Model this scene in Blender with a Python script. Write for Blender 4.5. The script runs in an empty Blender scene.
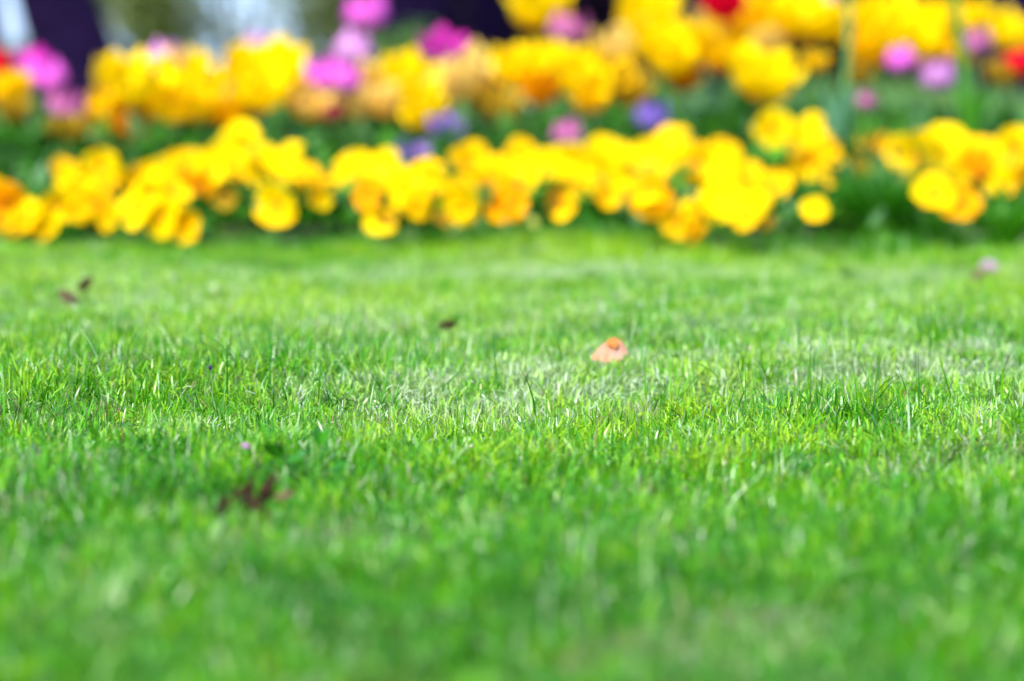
import bpy, math, random
import numpy as np
from mathutils import Vector, Matrix, Euler

R = math.radians
random.seed(11)
rng = np.random.default_rng(7)
sc = bpy.context.scene
col = sc.collection

# ------------------------------------------------------------------ camera
H = 0.26            # camera height above the lawn
LENS = 105.0
F = 1024 * LENS / 36.0
HORIZON = 45.0
PITCH = math.atan((340.5 - HORIZON) / F)
FOCUS = 2.13
cam_d = bpy.data.cameras.new('camera')
cam = bpy.data.objects.new('camera', cam_d)
col.objects.link(cam)
cam.location = (0, 0, H)
cam.rotation_euler = (R(90) - PITCH, 0, 0)
cam_d.lens = LENS
cam_d.sensor_width = 36
cam_d.clip_start = 0.02
cam_d.clip_end = 3000
cam_d.dof.use_dof = True
cam_d.dof.focus_distance = FOCUS
cam_d.dof.aperture_fstop = 4.1
sc.camera = cam

# ------------------------------------------------------------------ sky, sun, exposure
SUN_EL, SUN_AZ = R(52), R(205)      # azimuth clockwise from +Y
world = bpy.data.worlds.new('World')
sc.world = world
world.use_nodes = True
wn = world.node_tree
bg = wn.nodes['Background']
sky = wn.nodes.new('ShaderNodeTexSky')
sky.sky_type = 'NISHITA'
sky.sun_disc = False
sky.sun_elevation = SUN_EL
sky.sun_rotation = SUN_AZ
sky.air_density = 0.4
sky.dust_density = 1.5
sky.ozone_density = 6.0
wn.links.new(sky.outputs[0], bg.inputs[0])
bg.inputs[1].default_value = 0.15
sun_d = bpy.data.lights.new('sun', 'SUN')
sun_d.energy = 1.5
sun_d.angle = R(22)
sun_d.color = (1.0, 0.96, 0.9)
sun = bpy.data.objects.new('sun', sun_d)
col.objects.link(sun)
sdir = Vector((math.sin(SUN_AZ) * math.cos(SUN_EL), math.cos(SUN_AZ) * math.cos(SUN_EL), math.sin(SUN_EL)))
sun.rotation_euler = sdir.to_track_quat('Z', 'Y').to_euler()
vs = sc.view_settings
vs.view_transform = 'Standard'
vs.look = 'None'
vs.gamma = 1
vs.use_curve_mapping = False
vs.exposure = 2.48
sc.cycles.max_bounces = 8
sc.cycles.transparent_max_bounces = 8
sc.cycles.use_denoising = True

# ------------------------------------------------------------------ helpers
def at(px, py, D):
    """world point seen at a photograph pixel at depth D"""
    u = (px - 512) / F
    v = (py - 340.5) / F
    return Vector((D * u, D * (math.cos(PITCH) - v * math.sin(PITCH)), H + D * (-math.sin(PITCH) - v * math.cos(PITCH))))

def ground(px, py):
    u = (px - 512) / F
    v = (py - 340.5) / F
    dz = -math.sin(PITCH) - v * math.cos(PITCH)
    t = -H / dz
    return Vector((t * u, t * (math.cos(PITCH) - v * math.sin(PITCH)), 0))

def mesh_np(name, verts, quads=None, tris=None, smooth=True, attrs=None):
    me = bpy.data.meshes.new(name)
    verts = np.asarray(verts, dtype=np.float32).reshape(-1, 3)
    nq = 0 if quads is None else len(quads)
    nt = 0 if tris is None else len(tris)
    loops = []
    starts = []
    if nq:
        loops.append(np.asarray(quads, dtype=np.int32).ravel())
        starts.append(np.arange(nq, dtype=np.int32) * 4)
    if nt:
        loops.append(np.asarray(tris, dtype=np.int32).ravel())
        starts.append(nq * 4 + np.arange(nt, dtype=np.int32) * 3)
    loops = np.concatenate(loops)
    starts = np.concatenate(starts)
    me.vertices.add(len(verts))
    me.vertices.foreach_set('co', verts.ravel())
    me.loops.add(len(loops))
    me.loops.foreach_set('vertex_index', loops)
    me.polygons.add(nq + nt)
    me.polygons.foreach_set('loop_start', starts)
    if smooth:
        me.polygons.foreach_set('use_smooth', np.ones(nq + nt, dtype=bool))
    if attrs:
        for k, a in attrs.items():
            at_ = me.attributes.new(k, 'FLOAT', 'POINT')
            at_.data.foreach_set('value', np.asarray(a, dtype=np.float32).ravel())
    me.update(calc_edges=True)
    return me

def obj(name, me, mat=None, parent=None, loc=None, rot=None, scale=None):
    o = bpy.data.objects.new(name, me)
    col.objects.link(o)
    if mat is not None and me is not None and not me.materials:
        me.materials.append(mat)
    if parent is not None:
        o.parent = parent
    if loc is not None:
        o.location = loc
    if rot is not None:
        o.rotation_euler = rot
    if scale is not None:
        o.scale = scale if hasattr(scale, '__len__') else (scale,) * 3
    return o

def tag(o, label=None, cat=None, group=None, kind=None):
    if label: o['label'] = label
    if cat: o['category'] = cat
    if group: o['group'] = group
    if kind: o['kind'] = kind
    return o

def empty(name, loc):
    o = bpy.data.objects.new(name, None)
    o.empty_display_size = 0.02
    col.objects.link(o)
    o.location = loc
    return o

def grid_quads(nu, nv, off=0):
    i, j = np.meshgrid(np.arange(nu - 1), np.arange(nv - 1), indexing='ij')
    a = (i * nv + j).ravel() + off
    return np.stack([a, a + nv, a + nv + 1, a + 1], 1)

def tube(path, radii, n=6):
    """verts, quads of a tube along path"""
    path = [Vector(p) for p in path]
    vs_, prev = [], Vector((1, 0.01, 0.02)).normalized()
    for k, p in enumerate(path):
        d = (path[min(k + 1, len(path) - 1)] - path[max(k - 1, 0)]).normalized()
        a = (prev - d * prev.dot(d))
        if a.length < 1e-4:
            a = d.orthogonal()
        a.normalize()
        prev = a
        b = d.cross(a)
        for q in range(n):
            t = 2 * math.pi * q / n
            vs_.append(p + radii[k] * (math.cos(t) * a + math.sin(t) * b))
    qs = []
    for k in range(len(path) - 1):
        for q in range(n):
            q2 = (q + 1) % n
            qs.append((k * n + q, k * n + q2, (k + 1) * n + q2, (k + 1) * n + q))
    return np.array([v[:] for v in vs_]), np.array(qs)

# ------------------------------------------------------------------ materials
def new_mat(name):
    m = bpy.data.materials.new(name)
    m.use_nodes = True
    n = m.node_tree
    n.nodes.clear()
    out = n.nodes.new('ShaderNodeOutputMaterial')
    return m, n, out

def N(n, t, **kw):
    nd = n.nodes.new(t)
    for k, v in kw.items():
        setattr(nd, k, v)
    return nd

def mixc(n, fac, a, b):
    m = N(n, 'ShaderNodeMix', data_type='RGBA')
    for s, v in ((m.inputs[0], fac), (m.inputs[6], a), (m.inputs[7], b)):
        if isinstance(v, bpy.types.NodeSocket):
            n.links.new(v, s)
        elif isinstance(v, (int, float)):
            s.default_value = v
        else:
            s.default_value = (*v, 1)
    return m.outputs[2]

def leafy(n, out, color, rough, transl, spec=0.5, tcol=None, bump=None):
    p = N(n, 'ShaderNodeBsdfPrincipled')
    p.inputs['Roughness'].default_value = rough
    p.inputs['Specular IOR Level'].default_value = spec
    n.links.new(color, p.inputs['Base Color'])
    if bump is not None:
        n.links.new(bump, p.inputs['Normal'])
    tr = N(n, 'ShaderNodeBsdfTranslucent')
    n.links.new(tcol or color, tr.inputs['Color'])
    mx = N(n, 'ShaderNodeMixShader')
    mx.inputs[0].default_value = transl
    n.links.new(p.outputs[0], mx.inputs[1])
    n.links.new(tr.outputs[0], mx.inputs[2])
    n.links.new(mx.outputs[0], out.inputs[0])

def attr(n, name):
    a = N(n, 'ShaderNodeAttribute', attribute_name=name)
    return a.outputs['Fac']

def ramp(n, fac, stops):
    r = N(n, 'ShaderNodeValToRGB')
    el = r.color_ramp.elements
    while len(el) < len(stops):
        el.new(0.5)
    for e, (p, c) in zip(el, stops):
        e.position = p
        e.color = (*c, 1)
    n.links.new(fac, r.inputs[0])
    return r.outputs[0]

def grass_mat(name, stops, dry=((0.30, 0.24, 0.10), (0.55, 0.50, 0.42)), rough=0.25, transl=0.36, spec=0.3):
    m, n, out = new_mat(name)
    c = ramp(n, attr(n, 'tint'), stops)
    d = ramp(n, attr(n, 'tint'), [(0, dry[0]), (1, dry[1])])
    c2 = mixc(n, attr(n, 'dry'), c, d)  # this mix carries straw blades and painted sky sheen alike
    leafy(n, out, c2, rough, transl, spec)
    return m

def petal_mat(name, tip, base, transl=0.35, edge=0.45, rough=0.5, vary=0.12):
    m, n, out = new_mat(name)
    t = attr(n, 't')
    c = ramp(n, t, [(0.0, base), (edge, tuple(0.5 * (a + b) for a, b in zip(tip, base))), (min(0.95, edge + 0.3), tip)])
    oi = N(n, 'ShaderNodeObjectInfo')
    mr = N(n, 'ShaderNodeMapRange')
    mr.inputs[3].default_value = 1 - vary
    mr.inputs[4].default_value = 1 + vary
    n.links.new(oi.outputs['Random'], mr.inputs[0])
    noi = N(n, 'ShaderNodeTexNoise')
    noi.inputs['Scale'].default_value = 60
    tc = N(n, 'ShaderNodeTexCoord')
    n.links.new(tc.outputs['Object'], noi.inputs['Vector'])
    hs = N(n, 'ShaderNodeHueSaturation')
    n.links.new(c, hs.inputs['Color'])
    n.links.new(mr.outputs[0], hs.inputs['Value'])
    leafy(n, out, hs.outputs[0], 0.7, transl, 0.05)
    return m

def leaf_mat(name, a, b, rough=0.45, transl=0.25, spec=0.45, vein=True):
    m, n, out = new_mat(name)
    oi = N(n, 'ShaderNodeObjectInfo')
    noi = N(n, 'ShaderNodeTexNoise')
    noi.inputs['Scale'].default_value = 25
    tc = N(n, 'ShaderNodeTexCoord')
    n.links.new(tc.outputs['Object'], noi.inputs['Vector'])
    add = N(n, 'ShaderNodeMath', operation='ADD')
    n.links.new(oi.outputs['Random'], add.inputs[0])
    n.links.new(noi.outputs[0], add.inputs[1])
    mul = N(n, 'ShaderNodeMath', operation='MULTIPLY')
    n.links.new(add.outputs[0], mul.inputs[0])
    mul.inputs[1].default_value = 0.6
    c = mixc(n, mul.outputs[0], a, b)
    leafy(n, out, c, rough, transl, spec)
    return m

def noise_mat(name, a, b, scale, rough=0.9, bump=0.3, detail=6, spec=0.2):
    m, n, out = new_mat(name)
    tc = N(n, 'ShaderNodeTexCoord')
    noi = N(n, 'ShaderNodeTexNoise')
    noi.inputs['Scale'].default_value = scale
    noi.inputs['Detail'].default_value = detail
    n.links.new(tc.outputs['Object'], noi.inputs['Vector'])
    c = ramp(n, noi.outputs[0], [(0.35, a), (0.65, b)])
    p = N(n, 'ShaderNodeBsdfPrincipled')
    p.inputs['Roughness'].default_value = rough
    p.inputs['Specular IOR Level'].default_value = spec
    n.links.new(c, p.inputs['Base Color'])
    bp = N(n, 'ShaderNodeBump')
    bp.inputs['Strength'].default_value = bump
    bp.inputs['Distance'].default_value = 0.01
    n.links.new(noi.outputs[0], bp.inputs['Height'])
    n.links.new(bp.outputs[0], p.inputs['Normal'])
    n.links.new(p.outputs[0], out.inputs[0])
    return m

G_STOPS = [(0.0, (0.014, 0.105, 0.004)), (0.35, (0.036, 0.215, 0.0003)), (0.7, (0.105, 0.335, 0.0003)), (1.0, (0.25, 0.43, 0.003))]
M_GRASS = grass_mat('grass_blades', G_STOPS, dry=((0.24, 0.16, 0.05), (0.44, 0.50, 0.40)))  # second ramp runs from straw to a painted pale sky glint
M_TUFT = grass_mat('tuft_blades', [(0, (0.008, 0.085, 0.004)), (0.5, (0.035, 0.20, 0.004)), (1, (0.10, 0.31, 0.008))])
M_THATCH = noise_mat('lawn_thatch', (0.045, 0.07, 0.012), (0.06, 0.17, 0.012), 9, bump=0.4)
M_SOIL = noise_mat('dark_soil', (0.012, 0.008, 0.006), (0.035, 0.024, 0.016), 30, bump=0.8)
M_BARK = noise_mat('purple_brown_bark', (0.002, 0.0007, 0.007), (0.009, 0.003, 0.020), 14, bump=0.9, spec=0.05)
M_LEAF_G = leaf_mat('tulip_leaf_green', (0.014, 0.095, 0.004), (0.055, 0.21, 0.010), spec=0.2)
M_LEAF_B = leaf_mat('tulip_leaf_glaucous', (0.03, 0.12, 0.03), (0.11, 0.26, 0.12), rough=0.4, spec=0.3)
M_PLEAF = leaf_mat('pansy_leaf', (0.015, 0.085, 0.003), (0.07, 0.22, 0.006), spec=0.2)
M_STEM = leaf_mat('flower_stem', (0.06, 0.19, 0.02), (0.12, 0.28, 0.05))
M_PISTIL = noise_mat('pistil', (0.35, 0.3, 0.03), (0.5, 0.4, 0.04), 200, rough=0.6)
M_EYE = noise_mat('pansy_eye', (0.5, 0.12, 0.0), (0.35, 0.06, 0.0), 300, rough=0.6)

PET = {
    'Y': petal_mat('petal_yellow', (0.86, 0.60, 0.0), (0.80, 0.36, 0.0), edge=0.2),
    'Yp': petal_mat('pansy_petal_yellow', (0.80, 0.56, 0.0), (0.72, 0.34, 0.0), edge=0.2),
    'Gp': petal_mat('pansy_petal_golden', (0.78, 0.46, 0.0), (0.68, 0.25, 0.0), edge=0.35),
    'Op': petal_mat('pansy_petal_orange', (0.76, 0.34, 0.0), (0.64, 0.18, 0.0), edge=0.35),
    'G': petal_mat('petal_golden', (0.84, 0.50, 0.0), (0.74, 0.29, 0.0), edge=0.3),
    'O': petal_mat('petal_orange', (0.72, 0.27, 0.0), (0.58, 0.13, 0.0), edge=0.35),
    'D': petal_mat('petal_faded_gold', (0.36, 0.22, 0.01), (0.26, 0.13, 0.01), edge=0.4, vary=0.2),
    'P': petal_mat('petal_peach', (0.76, 0.54, 0.12), (0.72, 0.38, 0.01), edge=0.5),
    'pink': petal_mat('petal_pink', (0.66, 0.10, 0.46), (0.60, 0.20, 0.48), edge=0.4),
    'pale': petal_mat('petal_pale_pink', (0.48, 0.20, 0.42), (0.50, 0.27, 0.38), edge=0.4),
    'magenta': petal_mat('petal_magenta', (0.58, 0.03, 0.32), (0.62, 0.17, 0.54), edge=0.5),
    'dusty': petal_mat('petal_dusty_pink', (0.42, 0.10, 0.24), (0.46, 0.19, 0.28), edge=0.5),
    'red': petal_mat('petal_red', (0.60, 0.0, 0.018), (0.58, 0.02, 0.0), edge=0.3),
    'violet': petal_mat('petal_violet', (0.17, 0.10, 0.36), (0.22, 0.17, 0.34), edge=0.4),
    'lilac': petal_mat('petal_lilac', (0.30, 0.16, 0.46), (0.26, 0.19, 0.38), edge=0.4),
    'brown': petal_mat('petal_maroon', (0.22, 0.02, 0.03), (0.3, 0.12, 0.03), edge=0.4),
}

# ------------------------------------------------------------------ the ground
def hz(x, y):
    """gentle unevenness of the lawn"""
    return (0.006 * np.sin(3.1 * x + 1.3) * np.cos(4.3 * y + 0.4) + 0.004 * np.sin(9.7 * x + 2.0 * y)
            + 0.003 * np.cos(13.0 * y - 5.0 * x)
            + 0.009 * np.exp(-((y - 2.33 - 0.04 * np.sin(5 * x)) / 0.13) ** 2) - 0.004)

def bed_edge(x):
    return 3.93 + 0.035 * np.sin(4.2 * x + 0.5) + 0.03 * np.sin(11 * x) + 0.015 * np.sin(29 * x + 1) - 0.05 * (x / 0.7)

xs = np.concatenate([[-900, -300, -100, -40, -15, -8], np.linspace(-5, 5, 121), [8, 15, 40, 100, 300, 900]])
ys = np.concatenate([[-300, -60, -15, -6, -3], np.linspace(-1.5, 7, 120), [9, 12, 18, 30, 60, 120, 300, 900, 2400]])
X, Y = np.meshgrid(xs, ys, indexing='ij')
near = np.exp(-np.maximum(0, np.abs(X) - 3) * 2) * np.exp(-np.maximum(0, np.abs(Y - 2.5) - 2.5) * 2)
Z = hz(X, Y) * near - 0.002
tag(obj('lawn_ground', mesh_np('lawn_ground', np.stack([X, Y, Z], -1), grid_quads(len(xs), len(ys))), M_THATCH), kind='structure')

# soil of the flower bed, a low mound
bx = np.linspace(-3.4, 3.4, 100)
bt = np.linspace(0, 1, 40)
BX, BT = np.meshgrid(bx, bt, indexing='ij')
BY = bed_edge(BX) + 0.02 + BT * 2.6
def soil_z(x, y):
    t = np.clip((y - bed_edge(x)) / 2.6, 0, 1)
    return 0.010 + 0.045 * np.clip(t / 0.35, 0, 1) * np.clip((1 - t) / 0.1, 0, 1)
BZ = soil_z(BX, BY) + 0.006 * np.sin(31 * BX + 17 * BY) * np.cos(27 * BY - 9 * BX) + rng.normal(0, 0.003, BX.shape)
BZ[:, 0] = -0.02
BZ[:, -1] = -0.02
BZ[0, :] = -0.02
BZ[-1, :] = -0.02
tag(obj('flower_bed_soil', mesh_np('flower_bed_soil', np.stack([BX, BY, BZ], -1), grid_quads(100, 40)), M_SOIL), kind='structure')

# pale water far behind the trees
m, n, out = new_mat('lake_water')
p = N(n, 'ShaderNodeBsdfPrincipled')
p.inputs['Base Color'].default_value = (0.10, 0.13, 0.17, 1)
p.inputs['Roughness'].default_value = 0.12
p.inputs['Specular IOR Level'].default_value = 0.8
noi = N(n, 'ShaderNodeTexNoise')
noi.inputs['Scale'].default_value = 1.5
bp = N(n, 'ShaderNodeBump')
bp.inputs['Strength'].default_value = 0.08
n.links.new(noi.outputs[0], bp.inputs['Height'])
n.links.new(bp.outputs[0], p.inputs['Normal'])
n.links.new(p.outputs[0], out.inputs[0])
M_LAKE = m
lx = np.linspace(-60, 40, 40)
l0 = 34 + 1.5 * np.sin(lx * 0.3) + 0.8 * np.sin(lx * 0.9)
LV = np.stack([np.stack([lx, l0, 0 * lx + 0.012], -1), np.stack([lx * 6, 0 * lx + 420, 0 * lx + 0.012], -1)], 1)
tag(obj('lake', mesh_np('lake', LV, grid_quads(40, 2)[:, ::-1]), M_LAKE), kind='structure')

# ------------------------------------------------------------------ grass
def blades(root, L, W, az, th0, th1, tipw, twist, tint, dry, nl=4):
    """vectorised blades: 4 levels of 2 verts each"""
    n_ = len(L)
    ts = [0.0, 0.36, 0.70, 1.0] if nl == 4 else [0.0, 0.52, 1.0]
    d_h = np.stack([np.cos(az), np.sin(az), 0 * az], 1)
    w0 = np.stack([-np.sin(az), np.cos(az), 0 * az], 1)
    up = np.array([0, 0, 1.0])
    P = root.copy()
    V = np.zeros((n_, 2 * nl, 3), np.float32)
    wid = [0.75 * np.ones(n_), np.ones(n_), 0.5 + 0.42 * tipw, tipw] if nl == 4 else [0.8 * np.ones(n_), np.ones(n_), tipw]
    for k, t in enumerate(ts):
        if k:
            tm = 0.5 * (t + ts[k - 1])
            th = th0 + (th1 - th0) * tm
            seg = (t - ts[k - 1]) * L
            P = P + (np.sin(th) * seg)[:, None] * d_h + (np.cos(th) * seg)[:, None] * up
        th = th0 + (th1 - th0) * t
        nrm = np.cos(th)[:, None] * d_h - np.sin(th)[:, None] * up
        a = twist * t
        wv = np.cos(a)[:, None] * w0 + np.sin(a)[:, None] * nrm
        hw = (0.5 * W * wid[k])[:, None] * wv
        V[:, 2 * k] = P - hw
        V[:, 2 * k + 1] = P + hw
    base = (np.arange(n_) * 2 * nl)[:, None]
    q = np.concatenate([base + np.array([[2 * k, 2 * k + 1, 2 * k + 3, 2 * k + 2]]) for k in range(nl - 1)], 0)
    return V.reshape(-1, 3), q, np.repeat(tint, 2 * nl), np.repeat(dry, 2 * nl)

def smooth_noise(x, y, s, seed):
    r_ = np.random.default_rng(seed)
    o = 0 * x
    for _ in range(7):
        a = r_.uniform(0, 2 * math.pi)
        k = s * r_.uniform(0.6, 1.7)
        o = o + np.sin((x * math.cos(a) + y * math.sin(a)) * k + r_.uniform(0, 6.28))
    return o / 3.2

PALE = []  # patches of pale cut tips, with sky sheen painted into blade colour
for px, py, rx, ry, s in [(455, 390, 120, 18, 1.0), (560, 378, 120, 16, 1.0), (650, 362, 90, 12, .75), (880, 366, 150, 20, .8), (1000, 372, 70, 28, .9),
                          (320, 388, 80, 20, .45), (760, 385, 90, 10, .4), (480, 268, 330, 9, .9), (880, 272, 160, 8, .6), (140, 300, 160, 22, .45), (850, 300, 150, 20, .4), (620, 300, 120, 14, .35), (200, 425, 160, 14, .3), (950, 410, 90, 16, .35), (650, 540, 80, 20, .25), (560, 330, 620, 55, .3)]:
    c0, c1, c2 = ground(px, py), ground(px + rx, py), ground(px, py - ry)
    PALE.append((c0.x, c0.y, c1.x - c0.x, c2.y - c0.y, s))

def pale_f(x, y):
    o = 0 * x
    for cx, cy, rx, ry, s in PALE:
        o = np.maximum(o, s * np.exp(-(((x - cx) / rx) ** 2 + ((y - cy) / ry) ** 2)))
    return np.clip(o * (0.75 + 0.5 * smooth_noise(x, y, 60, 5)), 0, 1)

# bare, browner spots and lusher clumps (photo pixel, radius px, strength)
LUSH = []
for px, py, rx, ry, s in [(300, 362, 120, 26, 1.0), (70, 375, 80, 25, .6), (830, 408, 70, 16, 1.0), (310, 470, 60, 24, .8), (980, 338, 60, 16, .8),
                          (640, 338, 60, 12, .6), (100, 500, 110, 40, .7), (900, 520, 120, 40, .5), (560, 470, 120, 30, .4), (400, 470, 50, 20, .5)]:
    c0, c1, c2 = ground(px, py), ground(px + rx, py), ground(px, py - ry)
    LUSH.append((c0.x, c0.y, c1.x - c0.x, c2.y - c0.y, s))
def lush_f(x, y):
    o = 0 * x
    for cx, cy, rx, ry, s in LUSH:
        o = np.maximum(o, s * np.exp(-(((x - cx) / rx) ** 2 + ((y - cy) / ry) ** 2)))
    return o

HW = 0.172
def scatter(n_, zone):
    if zone == 'view':
        y = np.sqrt(rng.uniform(0.95 ** 2, 4.02 ** 2, n_))
        x = rng.uniform(-1, 1, n_) * (HW * y * 1.2 + 0.05)
    else:
        y = rng.uniform(0.4, 4.05, n_)
        x = rng.uniform(-1.7, 1.7, n_)
        k = np.abs(x) > HW * y * 1.2 + 0.05
        k |= (y < 0.95)
        x, y = x[k], y[k]
    k = y < bed_edge(x) + rng.normal(0.0, 0.03, len(x))
    return x[k], y[k]

parts = []
def add_blades(x, y, wide, lo, hi, kind):
    n_ = len(x)
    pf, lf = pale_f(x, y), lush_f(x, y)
    big = smooth_noise(x, y, 9, 3)
    fine = smooth_noise(x, y, 38, 4)
    root = np.stack([x, y, hz(x, y) - 0.002], 1)
    az = rng.uniform(0, 2 * math.pi, n_)
    if kind == 'short':
        L = rng.uniform(lo, hi, n_) * (1 + 0.32 * fine + 0.18 * big + 0.45 * lf - 0.35 * pf)
        W = rng.uniform(0.0008, 0.0017, n_) * wide * (1 + 0.25 * lf)
        th0 = np.abs(rng.normal(0.6, 0.5, n_))
        th1 = th0 + rng.normal(0.6, 0.8, n_)
        tipw = np.where(rng.random(n_) < 0.6, rng.uniform(0.35, 0.8, n_), rng.uniform(0.03, 0.2, n_))
        tint = 0.57 + 0.2 * big + 0.17 * fine - 0.22 * np.clip((1.8 - y) / 0.35, 0, 1) + rng.normal(0, 0.27, n_) - 0.26 * lf + 0.12 * pf + 0.10 * np.clip((y - 1.75) / 0.3, 0, 1) + 0.2 * np.clip((y - 2.4) / 0.8, 0, 1)  # tint rising with distance paints in grazing sky sheen
        dry = (rng.random(n_) < 0.045 + 0.55 * pf).astype(float) * rng.uniform(0.3, 0.95, n_)  # scattered straw blades, plus painted pale glints inside the patches
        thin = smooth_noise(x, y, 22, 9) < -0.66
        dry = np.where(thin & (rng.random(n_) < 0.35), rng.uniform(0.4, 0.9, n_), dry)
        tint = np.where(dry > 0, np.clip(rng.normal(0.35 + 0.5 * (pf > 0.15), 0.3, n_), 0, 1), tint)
        haze_ = np.clip(pf * rng.uniform(0.0, 0.75, n_), 0, 1)  # soft sky sheen laid into the colour of patch blades
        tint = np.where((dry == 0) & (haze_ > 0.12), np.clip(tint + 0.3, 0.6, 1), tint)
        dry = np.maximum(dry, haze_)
        W = W * np.where(thin & (rng.random(n_) < 0.55), 0.3, 1.0)
    else:
        L = rng.uniform(lo, hi, n_)
        W = rng.uniform(0.0007, 0.0015, n_) * wide
        th0 = np.abs(rng.normal(0.25, 0.25, n_))
        th1 = th0 + rng.normal(0.6, 0.5, n_)
        tipw = rng.uniform(0.03, 0.12, n_)
        tint = 0.3 + rng.normal(0, 0.2, n_)
        dry = (rng.random(n_) < 0.13).astype(float) * rng.uniform(0.3, 0.7, n_)  # pale share paints sky reflection onto some long blades
        tint = np.where(dry > 0, 0.9, tint)
    parts.append(blades(root, L, W, az, th0, th1, tipw, rng.normal(0, 0.9, n_), np.clip(tint, 0, 1), dry, 3 if kind == 'short' else 4))

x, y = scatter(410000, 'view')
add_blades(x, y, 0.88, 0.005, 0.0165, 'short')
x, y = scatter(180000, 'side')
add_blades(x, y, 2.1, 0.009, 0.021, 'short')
x, y = scatter(22000, 'view')
k = rng.random(len(x)) < 0.09 + 0.8 * lush_f(x, y)
add_blades(x[k], y[k], 1.0, 0.022, 0.050, 'tall')
x, y = scatter(3500, 'side')
add_blades(x, y, 1.3, 0.026, 0.048, 'tall')
# lusher fringe where the mower does not reach, along the bed
xe = rng.uniform(-2.3, 2.3, 26000)
ye = bed_edge(xe) + rng.normal(0.045, 0.06, 26000)
add_blades(xe, ye, 1.3, 0.014, 0.036, 'tall')
# tufts: clumps of longer blades leaning together
def add_tufts(tx, ty, per, lo, hi, wide):
    nt_ = len(tx)
    ti = np.repeat(np.arange(nt_), per)
    n_ = len(ti)
    rad = rng.uniform(0.004, 0.013, nt_)[ti]
    a = rng.uniform(0, 6.28, n_)
    x, y = tx[ti] + rad * np.cos(a), ty[ti] + rad * np.sin(a)
    lean_a = rng.uniform(0, 6.28, nt_)[ti]
    az = np.where(rng.random(n_) < 0.55, lean_a + rng.normal(0, 0.5, n_), a)
    L = rng.uniform(lo, hi, n_) * rng.uniform(0.7, 1.25, nt_)[ti]
    th0 = np.abs(rng.normal(0.25, 0.25, n_)) + rng.uniform(0, 0.35, nt_)[ti]
    tint = np.clip(rng.uniform(-0.1, 0.85, nt_)[ti] + rng.normal(0, 0.1, n_), 0, 1)
    pale = ((rng.random(nt_) < 0.16)[ti]) & (rng.random(n_) < 0.6)
    tint = np.where(pale, 1.0, tint)
    dry = np.where(pale, rng.uniform(0.2, 0.6, n_), 0.0)  # pale blades are mixed toward the pale end of the second ramp
    parts.append(blades(np.stack([x, y, hz(x, y) - 0.002], 1), L, rng.uniform(0.001, 0.0021, n_) * wide, az, th0, th0 + rng.normal(0.75, 0.5, n_),
                        rng.uniform(0.04, 0.35, n_), rng.normal(0, 0.8, n_), tint, dry))
x, y = scatter(2600, 'view')
k = rng.random(len(x)) < 0.35 + lush_f(x, y) - 0.5 * pale_f(x, y)
add_tufts(x[k], y[k], 24, 0.009, 0.024, 0.8)
x, y = scatter(2500, 'side')
add_tufts(x, y, 10, 0.016, 0.034, 1.6)
xe = rng.uniform(-1.6, 1.6, 240)
add_tufts(xe, bed_edge(xe) + rng.normal(0.0, 0.035, 240), 16, 0.022, 0.048, 1.3)
off, VV, QQ, TT, DD = 0, [], [], [], []
for v, q, t, d in parts:
    VV.append(v); QQ.append(q + off); TT.append(t); DD.append(d)
    off += len(v)
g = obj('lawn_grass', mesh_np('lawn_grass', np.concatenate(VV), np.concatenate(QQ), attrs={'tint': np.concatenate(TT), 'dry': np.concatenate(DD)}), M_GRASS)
tag(g, 'short mown bright green lawn grass in front of the flower bed', 'grass', kind='stuff')

# ------------------------------------------------------------------ flower meshes
def petal_closed(name, Rm, Hh, lean, pinch, nu=7, nv=6, aw=0.62, frill=0.0, seed=1):
    """petal lying on a cup; t attribute runs base -> tip. unit: bloom radius"""
    r_ = np.random.default_rng(seed)
    t = np.linspace(0, 1, nu)
    u = np.linspace(-1, 1, nv)
    T, U = np.meshgrid(t, u, indexing='ij')
    rad = Rm * (np.sin(np.pi * (0.5 * np.minimum(T / 0.45, 1))) * (1 - pinch * np.clip((T - 0.45) / 0.55, 0, 1) ** 1.6) + lean * T ** 1.5) + 0.05
    half = aw * np.sqrt(np.clip(np.sin(np.pi * (0.06 + 0.93 * T ** 0.85)), 0.02, 1)) * Rm
    ang = U * np.minimum(half / np.maximum(rad, 0.12), 1.3)
    rr = rad * (1 - 0.06 * (1 - U ** 2)) + frill * r_.normal(0, 1, T.shape) * T
    z = Hh * (T - 0.10 * T * U ** 2) + frill * r_.normal(0, 1, T.shape) * T
    V = np.stack([rr * np.cos(ang), rr * np.sin(ang), z], -1)
    return mesh_np(name, V, grid_quads(nu, nv), attrs={'t': T})

CLOSED = [petal_closed('petal_closed_%d' % i, 1.0, 2.15, 0.0, 0.42, aw=0.80, frill=0.05, seed=i) for i in range(2)]
OPEN_O = [petal_closed('petal_open_%d' % i, 0.80, 1.55, 0.28, 0.0, aw=0.85, frill=0.085, seed=10 + i) for i in range(2)]
OPEN_I = [petal_closed('petal_inner_%d' % i, 0.60, 1.65, 0.12, 0.25, aw=0.75, frill=0.085, seed=20 + i) for i in range(2)]

def coloured(me, key, cache={}):
    k = (me.name, key)
    if k not in cache:
        c = me.copy()
        c.materials.clear()
        c.materials.append(PET[key])
        cache[k] = c
    return cache[k]

pv, pq = tube([(0, 0, -0.12), (0, 0, 0.0), (0, 0, 0.35), (0, 0, 0.7), (0, 0, 0.8)], [0.10, 0.20, 0.13, 0.12, 0.03], 7)
PISTIL = mesh_np('pistil', pv, pq)
PISTIL.materials.append(M_PISTIL)

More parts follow.
